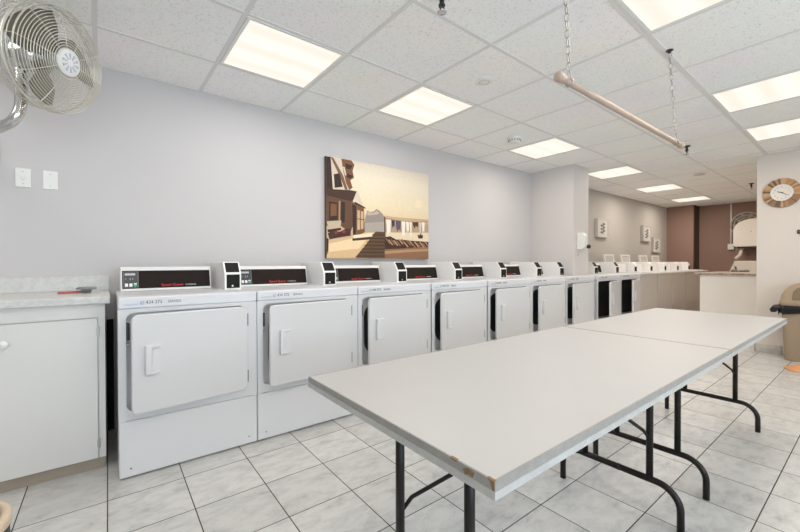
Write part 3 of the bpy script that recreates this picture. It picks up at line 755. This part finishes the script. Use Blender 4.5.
# ------------------------------------------------------------------ wall fan
def frame_along(d, up=Vector((0, 0, 1))):
    z = Vector(d).normalized(); x = up.cross(z).normalized(); y = z.cross(x)
    return Matrix((x, y, z)).transposed().to_4x4()
def fan_guard(R, front, nr, b, Mx, wire, rin):
    prof = []
    for k in range(nr):
        q = k/(nr-1); r = rin+(R-rin)*q
        z = (.028*(1-q**2.6)) if front else (-.105-.045*(1-q**3))
        b.ring(r, wire, Mx @ TR(0, 0, z), 56, 5); prof.append((r, z))
    n = 10
    for k in range(n):
        a = 2*PI*k/n
        b.tube([Mx @ Vector((r*math.cos(a), r*math.sin(a), z-.001)) for r, z in prof]+([Mx @ Vector((R*math.cos(a), R*math.sin(a), -.105))] if front else []), wire*1.1, 5)
def wall_fan(label, hub, d, R, arm, wallp, rings, wire):
    t = thing('wall_fan', label, 'fan', hub)
    Mx = frame_along(d)
    b = MB(); fan_guard(R, True, rings, b, Mx, wire, R*.27)
    for z in (-.004, -.03, -.055, -.08): b.ring(R, wire*1.2, Mx @ TR(0, 0, z), 56, 5)
    b.ring(R+.003, .0055, Mx @ TR(0, 0, -.045), 64, 8)
    b.build('front_guard', M['fan_wire'], t)
    b = MB(); fan_guard(R, False, max(7, rings-5), b, Mx, wire, R*.33); b.build('rear_guard', M['fan_wire'], t)
    b = MB(); b.lathe([(0, .016), (R*.27, .020), (R*.275, .030), (R*.24, .036), (0, .037)], Mx, 32); bd = b.build('badge', M['console_white'], t)
    b = MB()
    for k in range(10):
        a = 2*PI*k/10
        b.prism([(R*.07*math.cos(a-.22), R*.07*math.sin(a-.22)), (R*.185*math.cos(a-.17), R*.185*math.sin(a-.17)), (R*.185*math.cos(a+.1), R*.185*math.sin(a+.1)), (R*.07*math.cos(a), R*.07*math.sin(a))], 'z', .0365, .0385)
    bmesh.ops.transform(b.bm, matrix=Mx, verts=b.bm.verts); b.build('emblem', M['emblem'], bd)
    b = MB(); b.lathe([(0, -.225), (.055, -.22), (.07, -.19), (.07, -.10), (.05, -.085), (0, -.085)], Mx, 28); mo = b.build('motor', M['chrome'], t)
    b = MB(); b.lathe([(0, -.09), (.035, -.088), (.038, -.02), (.03, -.008), (0, -.005)], Mx, 24); b.build('spinner', M['steel'], t)
    for k in range(3):
        a0 = 2*PI*k/3+.5; b = MB(); bm = b.bm; g = []
        for i in range(7):
            r = .03+(R*.9-.03)*i/6; row = []
            wv = .28+.42*math.sin(PI*min(1, (i+1)/6.5)*.8)
            for j in range(6):
                q = j/5-.5; a = a0+q*wv*2-.12*i/6
                row.append(bm.verts.new((r*math.cos(a), r*math.sin(a), -.05-.075*q)))
            g.append(row)
        fs = []
        for i in range(6):
            for j in range(5):
                f = bm.faces.new((g[i][j], g[i+1][j], g[i+1][j+1], g[i][j+1])); f.smooth = True; fs.append(f)
        bmesh.ops.solidify(bm, geom=fs, thickness=.0018)
        bmesh.ops.transform(bm, matrix=Mx, verts=bm.verts); b.build('blade', M['fan_blade'], t)
    H = Vector(hub)
    b = MB(); pts = [Vector(p)-H for p in arm]
    P = []                                              # smooth the arm
    for i in range(len(pts)-1):
        p0, p1, p2, p3 = pts[max(i-1, 0)], pts[i], pts[i+1], pts[min(i+2, len(pts)-1)]
        for k in range(6):
            s = k/6; P.append(.5*((2*p1)+(p2-p0)*s+(2*p0-5*p1+4*p2-p3)*s*s+(3*p1-p0-3*p2+p3)*s**3))
    P.append(pts[-1]); b.tube(P, .023, 14); b.build('arm', M['chrome'], t)
    w = Vector(wallp)-H
    b = MB()
    if abs(d[0]) < .99: b.box(w.x-.07, w.x+.07, w.y-.02, w.y, w.z-.09, w.z+.09, .005)
    else: b.box(w.x-.02, w.x, w.y-.07, w.y+.07, w.z-.09, w.z+.09, .005)
    b.build('wall_bracket', M['steel'], t)
    return t
a, tl = math.radians(53), math.radians(10)
hub = (-.160, 2.37, 2.022); d = (math.sin(a)*math.cos(tl), -math.cos(a)*math.cos(tl), -math.sin(tl))
wall_fan('large caged wall fan on a curved chrome arm above the switch plates', hub, d, .228,
         [(-.315, 2.50, 2.03), (-.318, 2.50, 1.93), (-.318, 2.495, 1.82), (-.345, 2.50, 1.745), (-.42, 2.56, 1.70), (-.52, 2.75, 1.70), (-.56, 3.115, 1.72)], (-.56, YW-.001, 1.72), 16, .0018)

# ------------------------------------------------------------------ hanging rod
t = thing('hanging_rod', 'beige hanging rod slung from the ceiling on two chains', 'clothes rail', (0, 0, 0))
RZ, RY = 1.806, .795
b = MB(); b.tube([(1.42, RY, RZ), (2.83, RY, RZ)], .0135, 20); b.build('rod', M['rod'], t)
for x0, x1 in ((1.392, 1.445), (2.81, 2.855)):
    b = MB(); b.lathe([(0, 0), (.012, .0), (.019, .005), (.019, x1-x0-.02), (.016, x1-x0-.018), (.016, x1-x0), (0, x1-x0)], TR(x0, RY, RZ) @ Matrix.Rotation(PI/2, 4, 'Y'), 24); b.build('end_cap', M['rod'], t)
for (xb, xt, yt) in ((1.485, 1.455, .802), (2.742, 2.682, .812)):
    b = MB(); p0 = Vector((xb, RY, RZ+.0165)); p1 = Vector((xt, yt, ZC-.012)); n = int((p1-p0).length/.031)
    A = frame_along(p1-p0, Vector((0, 1, 0)))
    for k in range(n):
        c = p0+(p1-p0)*((k+.5)/n)
        L = TR(*c) @ A @ Matrix.Rotation(PI/2*(k % 2), 4, 'Z') @ Matrix.Rotation(PI/2, 4, 'X') @ Matrix.Diagonal((.62, 1.18, 1, 1))
        b.ring(.0145, .0024, L, 14, 6)
    b.build('chain', M['chain'], t)
    b = MB(); b.ring(.0165, .0028, TR(xb, RY, RZ) @ Matrix.Rotation(PI/2, 4, 'Y'), 24, 6); b.build('chain_loop', M['steel'], t)
    b = MB(); b.lathe([(0, -.016), (.008, -.016), (.010, -.006), (.02, -.003), (.02, 0), (0, 0)], TR(xt, yt, ZC), 20); b.build('ceiling_hook', M['black_plastic'], t)

# ------------------------------------------------------------------ sprinklers and detectors
sl = ['black sprinkler head on the ceiling beside the seascape, cut by the top of the photo', 'black sprinkler head just past the far end of the hanging rod', 'black sprinkler head farthest down the ceiling, beside the clock wall']
S0 = None
for i, ((x, y), lab) in enumerate(zip(((1.262, 1.302), (5.03, 1.357), (8.24, 1.36)), sl)):
    if i == 0:
        S0 = t = thing('sprinkler_head', 'x', 'sprinkler', group='sprinkler heads on the ceiling')
        b = MB(); b.lathe([(.034, 0), (.034, -.006), (.024, -.012), (.012, -.014), (.012, -.045), (.016, -.05), (.016, -.056), (0, -.056)], n=20); b.build('body', M['black_plastic'], t)
        b = MB()
        for s in (-1, 1): b.tube([(s*.012, 0, -.052), (s*.015, 0, -.066), (s*.003, 0, -.082)], .003, 6)
        b.build('yoke', M['black_plastic'], t)
        b = MB(); b.lathe([(0, -.088), (.021, -.088), (.023, -.085), (.008, -.081), (0, -.081)], n=20); b.build('deflector', M['chrome'], t)
    else: t = copy_tree(S0)
    t.location = (x, y, ZC-.0015); t['label'] = lab
t = thing('ceiling_disc', 'flat white cap on the ceiling beside the seascape light', 'ceiling cap', (2.10, 1.742, ZC+.004))
b = MB(); b.lathe([(.062, 0), (.062, -.006), (.05, -.012), (0, -.013)], n=28); b.build('disc', M['light_frame'], t)
b = MB(); b.ring(.035, .002, TR(0, 0, -.0125), 24, 6); b.build('rim', M['frame_grey'], t)
t = thing('smoke_detector', 'round white smoke detector with dark slots before the pillar light', 'smoke detector', (3.30, 2.345, ZC+.004))
b = MB(); b.lathe([(.075, 0), (.075, -.018), (.062, -.024), (.058, -.046), (.04, -.054), (0, -.056)], n=32); b.build('housing', M['light_frame'], t)
b = MB()
for k in range(14): b.box(-.0035, .0035, .0585, .064, -.042, -.027, M=Matrix.Rotation(2*PI*k/14, 4, 'Z'))
b.build('slots', M['black_plastic'], t)
t = thing('ceiling_speaker', 'small pale ceiling disc far down past the hanging rod', 'ceiling cap', (6.79, 1.68, ZC+.004))
b = MB(); b.lathe([(.07, 0), (.07, -.008), (.055, -.016), (0, -.018)], n=24); b.build('disc', M['frame_grey'], t)

# ------------------------------------------------------------------ dispenser on the pillar
t = thing('wall_mounted_dispenser', 'white soap dispenser with a black knob on the pillar', 'dispenser', (4.925, PY-.0005, 1.25))
b = MB(); b.prism([(0, 0), (-.075, .0), (-.10, .03), (-.10, .17), (-.07, .215), (0, .215)], 'x', -.058, .025, .008); b.build('housing', M['plate_white'], t)
b = MB(); b.lathe([(0, -.026), (.018, -.024), (.028, -.01), (.028, .008), (.016, .022), (0, .024)], TR(.022, -.118, .035) @ Matrix.Rotation(PI/2, 4, 'X'), 20); b.build('knob', M['black_plastic'], t)
b = MB(); b.box(-.045, -.005, -.004, 0, -.085, -.045, .001); b.build('tag_plate', M['paper'], t)

# ------------------------------------------------------------------ clock
t = thing('wall_clock', 'round sunburst clock with a wooden slat rim and white face', 'clock', (6.2, .757, 1.880))
b = MB(); n = 40
for k in range(n):
    b.mi = random.choice((0, 0, 1, 1, 2, 3, 3, 4)); a = 2*PI*k/n; da = PI/n*.97; ro = .166+random.uniform(-.004, .003)
    # slat in the plane of the wall (y, z), thickness towards -x
    pts = [(-(.072)*math.sin(a-da), .072*math.cos(a-da)), (-(ro)*math.sin(a-da), ro*math.cos(a-da)), (-(ro)*math.sin(a+da), ro*math.cos(a+da)), (-(.072)*math.sin(a+da), .072*math.cos(a+da))]
    b.prism(pts, 'x', -.022-.004*(k % 2), -.001)
b.build('slat_rim', woods, t)
FX = Matrix.Rotation(-PI/2, 4, 'Y')      # lathe axis towards -x
b = MB(); b.lathe([(.0, .001), (.096, .001), (.096, .034), (.092, .037), (.090, .034), (0, .033)], FX, 40); fc = b.build('face', M['clock_face'], t)
b = MB()
for k in range(12):
    a = 2*PI*k/12; cy, cz = -.066*math.sin(a), .066*math.cos(a)
    b.text(str(k or 12), .019, TR(-.0345, cy, cz-.006) @ TXX, .0004, 'CENTER')
b.build('numerals', M['black_ink'], fc)
for name, ang_, ln, w in (('hour_hand', math.radians(-68), .042, .006), ('minute_hand', math.radians(125), .062, .004)):
    b = MB(); dy, dz = -math.sin(ang_), math.cos(ang_)
    b.tube([(-.037, -dy*.012, -dz*.012), (-.037, dy*ln, dz*ln)], [w, w*.5], 6); b.build(name, M['black_ink'], t)

# black thermostat at the photo's edge
t = thing('wall_control', 'small black wall control below the clock, at the cut edge', 'wall control', (6.2, .612, 1.42))
b = MB(); b.box(-.022, -.0005, -.022, .022, -.022, .022, .004); b.build('housing', M['black_plastic'], t)
b = MB(); b.lathe([(.012, .022), (.012, .026), (0, .027)], FX, 16); b.build('dial', M['module_edge'], t)

# ------------------------------------------------------------------ bin with hood
t = thing('trash_bin', 'tan swing-top trash bin with a black bag by the clock wall', 'trash bin', (6.005, .500, 0))
t.scale = (.80, 1, .955)
def rr(w, d_, r, n=5): return rrect(-w, w, -d_, d_, r, n)
def loft(b, secs, cap0=True, cap1=True):
    rings = [[b.bm.verts.new((x, y, z)) for x, y in rr(w, d_, r)] for (w, d_, r, z) in secs]; fs = []; n = len(rings[0])
    for A, B in zip(rings, rings[1:]):
        for i in range(n):
            f = b.bm.faces.new((A[i], A[(i+1) % n], B[(i+1) % n], B[i])); f.smooth = True; fs.append(f)
    if cap0: fs.append(b.bm.faces.new(rings[0][::-1]))
    if cap1: fs.append(b.bm.faces.new(rings[-1]))
    b._tag(fs)
b = MB(); loft(b, [(.165, .19, .05, 0), (.17, .195, .05, .012), (.195, .222, .05, .60), (.20, .228, .05, .63)]); b.build('bin_body', M['bin_tan'], t)
b = MB(); loft(b, [(.212, .238, .055, .625), (.212, .238, .055, .675), (.205, .23, .055, .69), (.20, .222, .055, .74), (.185, .20, .06, .80), (.155, .165, .06, .85), (.10, .11, .05, .885), (.03, .035, .02, .895)]); hd = b.build('hood', M['bin_tan'], t)
b = MB(); b.prism([(-.135, .70), (.135, .70), (.125, .80), (.085, .845), (-.085, .845), (-.125, .80)], 'x', -.214, -.16, .006); b.build('flap', M['bin_tan_dark'], hd)
b = MB(); bm = b.bm
pr = rr(.216, .243, .055, 5); n = len(pr); A = []; B2 = []; C2 = []
for i, (x, y) in enumerate(pr):
    q = random.uniform(-.012, .014); A.append(bm.verts.new((x*.985, y*.985, .634))); B2.append(bm.verts.new((x*(1.01+q), y*(1.01+q), .602+q))); C2.append(bm.verts.new((x*(1.0+q*.6), y*(1.0+q*.6), .560+random.uniform(-.03, .03)+(.0 if y < .15 else -.02))))
fs = []
for i in range(n):
    j = (i+1) % n; fs.append(bm.faces.new((A[i], A[j], B2[j], B2[i]))); fs.append(bm.faces.new((B2[i], B2[j], C2[j], C2[i])))
bmesh.ops.recalc_face_normals(bm, faces=fs); bmesh.ops.solidify(bm, geom=fs, thickness=.003)
b.tube([(-.17, .20, .63), (-.19, .262, .60), (-.185, .285, .565), (-.175, .30, .545)], [.02, .035, .03, .004], 8)
b.build('bin_bag', M['bag'], t)

# orange cloth on the floor by the bin
b = MB(); bm = b.bm; g = []
for i in range(17):
    row = []
    for j in range(17):
        u, v = i/16-.5, j/16-.5; rr_ = math.hypot(u, v)
        h = max(0, .085*(1-(rr_/.5)**2))*(.55+.45*math.sin(9*u+5*v)*math.cos(7*v-4*u))
        row.append(bm.verts.new((u*.24*(1+.12*math.sin(6*v)), v*.34*(1+.1*math.sin(8*u)), .004+max(0, h))))
    g.append(row)
fs = []
for i in range(16):
    for j in range(16):
        if math.hypot(i-7.5, j-7.5) < 8.6: f = bm.faces.new((g[i][j], g[i+1][j], g[i+1][j+1], g[i][j+1])); f.smooth = True; fs.append(f)
bmesh.ops.delete(bm, geom=[v for v in bm.verts if not v.link_faces], context='VERTS')
bmesh.ops.solidify(bm, geom=[f for f in bm.faces], thickness=.003)
tag(b.build('orange_cloth', M['orange'], None, (5.44, .47, .0005)), 'crumpled orange cloth on the tiles in front of the tan bin', 'cloth')

# ------------------------------------------------------------------ small basket at the near corner
t = thing('waste_basket', 'black waste basket with a beige rim before the low cabinet', 'waste basket', (-.335, 1.40, 0))
t.scale = (1, 1, 1.075)
b = MB(); b.lathe([(.12, 0), (.14, .01), (.127, .38), (.12, .385), (.112, .36), (.105, .03), (0, .03)], n=36); b.build('basket_body', M['black_plastic'], t)
b = MB(); b.lathe([(.128, .372), (.131, .375), (.133, .395), (.127, .402), (.116, .402), (.112, .395), (.112, .372)], n=36); b.build('rim', M['beige_rim'], t)

# ------------------------------------------------------------------ far corner
t = thing('counter_unit', 'white counter unit with brown marbled top before the brown wall', 'counter', (0, 0, 0))
MB().box(7.32, 8.55, .52, 1.80, .0, .886).build('carcass', M['bright_white'], t)
MB().box(7.28, 8.6, .51, 1.86, .8865, .914, .005).build('worktop', M['counter_far'], t)
t = thing('laundry_tub', 'white laundry tub behind the brown marbled counter', 'tub', (8.95, 1.40, 0))
b = MB(); b.prism([(-.34, 1.10), (.30, 1.10), (.30, .62), (-.36, .62)], 'x', 0, .03, .006); b.box(0, .5, -.36, -.33, .62, 1.0); b.box(0, .5, .27, .30, .62, 1.0); b.box(.47, .5, -.36, .30, .62, 1.06); b.box(0, .5, -.36, .30, .60, .63)
b.prism([(.30, 1.10), (.30, .9), (.37, .9)], 'x', 0, .03)
b.build('basin', M['cream_plastic'], t)
for x in (.04, .46):
    for y in (-.32, .26): MB().box(x-.02, x+.02, y-.02, y+.02, 0, .602).build('leg', M['cream_plastic'], t)
b = MB(); bm = b.bm
for (x, y, s) in ((8.42, 1.60, .05), (8.44, 1.52, .035), (8.42, 1.45, .045)):
    b.lathe([(s*.9, 0), (s, s*.3), (s*.7, s*.75), (0, s*.9)], TR(x-8.42, y-1.52, 0), 14)
tag(b.build('dark_cloth', M['print_grey'], None, (8.42, 1.52, .9145)), 'small dark rag on the brown marbled counter', 'cloth')
t = thing('wall_unit', 'cream rounded wall unit with a black underside on the brown wall', 'wall unit', (10.3, 1.76, 1.36))
b = MB()
prof = [(.222, .06), (.222, .36)]+[(.222-.30+.30*math.cos(PI/2*k/8), .36+.24*math.sin(PI/2*k/8)) for k in range(1, 9)]+[(-.36, .60), (-.36, .06)]
prof = [(.185, .035)]+prof+[(-.36, .035)]
b.prism(prof, 'x', 0, .395, .01); b.build('housing', M['cream_plastic'], t)
MB().box(.03, .38, -.34, .16, 0, .036).build('underside', M['black_plastic'], t)
b = MB(); b.tube([(.10, .10, .01), (.10, .11, -.06), (.10, .13, -.13), (.10, .18, -.19), (.10, .20, -.21)], .03, 10); b.build('hose', M['cream_plastic'], t)
b = MB(); b.lathe([(.012, 0), (.012, .004), (0, .005)], TR(-.001, -.06, .34) @ FX, 12); b.build('button', M['frame_grey'], t)
wall_fan('caged wall fan partly hidden behind the cream unit on the brown wall', (10.44, 1.80, 1.86), (-1, 0, 0), .25,
         [(10.62, 1.80, 1.86), (10.66, 1.80, 1.75), (10.69, 1.80, 1.70)], (XF-.021, 1.80, 1.70), 4, .004)
t = thing('conduit', 'pale conduit with an outlet box running down the brown wall', 'conduit', (XF-.02, 2.085, 1.36))
b = MB(); b.tube([(-.02, 0, .09), (-.02, 0, ZC-1.36)], .016, 10); b.build('pipe', M['light_frame'], t)
b = MB(); b.box(-.055, 0, -.05, .05, -.01, .115, .005); b.build('outlet_box', M['plate_white'], t)

# ------------------------------------------------------------------ camera, world, view
cam = bpy.data.cameras.new('camera'); co = bpy.data.objects.new('camera', cam); C.objects.link(co)
cam.sensor_width = 36; cam.sensor_fit = 'HORIZONTAL'; cam.lens = 36*377.78/800; cam.clip_start = .02
yaw, pitch, roll = .6586, -.0081, -.0022
F = Vector((math.sin(yaw)*math.cos(pitch), math.cos(yaw)*math.cos(pitch), math.sin(pitch)))
Rr = Vector((math.cos(yaw), -math.sin(yaw), 0)); U = Rr.cross(F)
R2 = math.cos(roll)*Rr+math.sin(roll)*U; U2 = -math.sin(roll)*Rr+math.cos(roll)*U
mw = Matrix((R2, U2, -F)).transposed().to_4x4(); mw.translation = (0, 0, 1.0769)
co.matrix_world = mw; SC.camera = co
w = bpy.data.worlds.new('world'); SC.world = w; w.use_nodes = True
w.node_tree.nodes['Background'].inputs[0].default_value = (.5, .55, .6, 1); w.node_tree.nodes['Background'].inputs[1].default_value = .2
vs = SC.view_settings; vs.view_transform = 'Standard'; vs.look = 'None'; vs.exposure = 0; vs.gamma = 1; vs.use_curve_mapping = False
SC.cycles.max_bounces = 10; SC.cycles.diffuse_bounces = 8
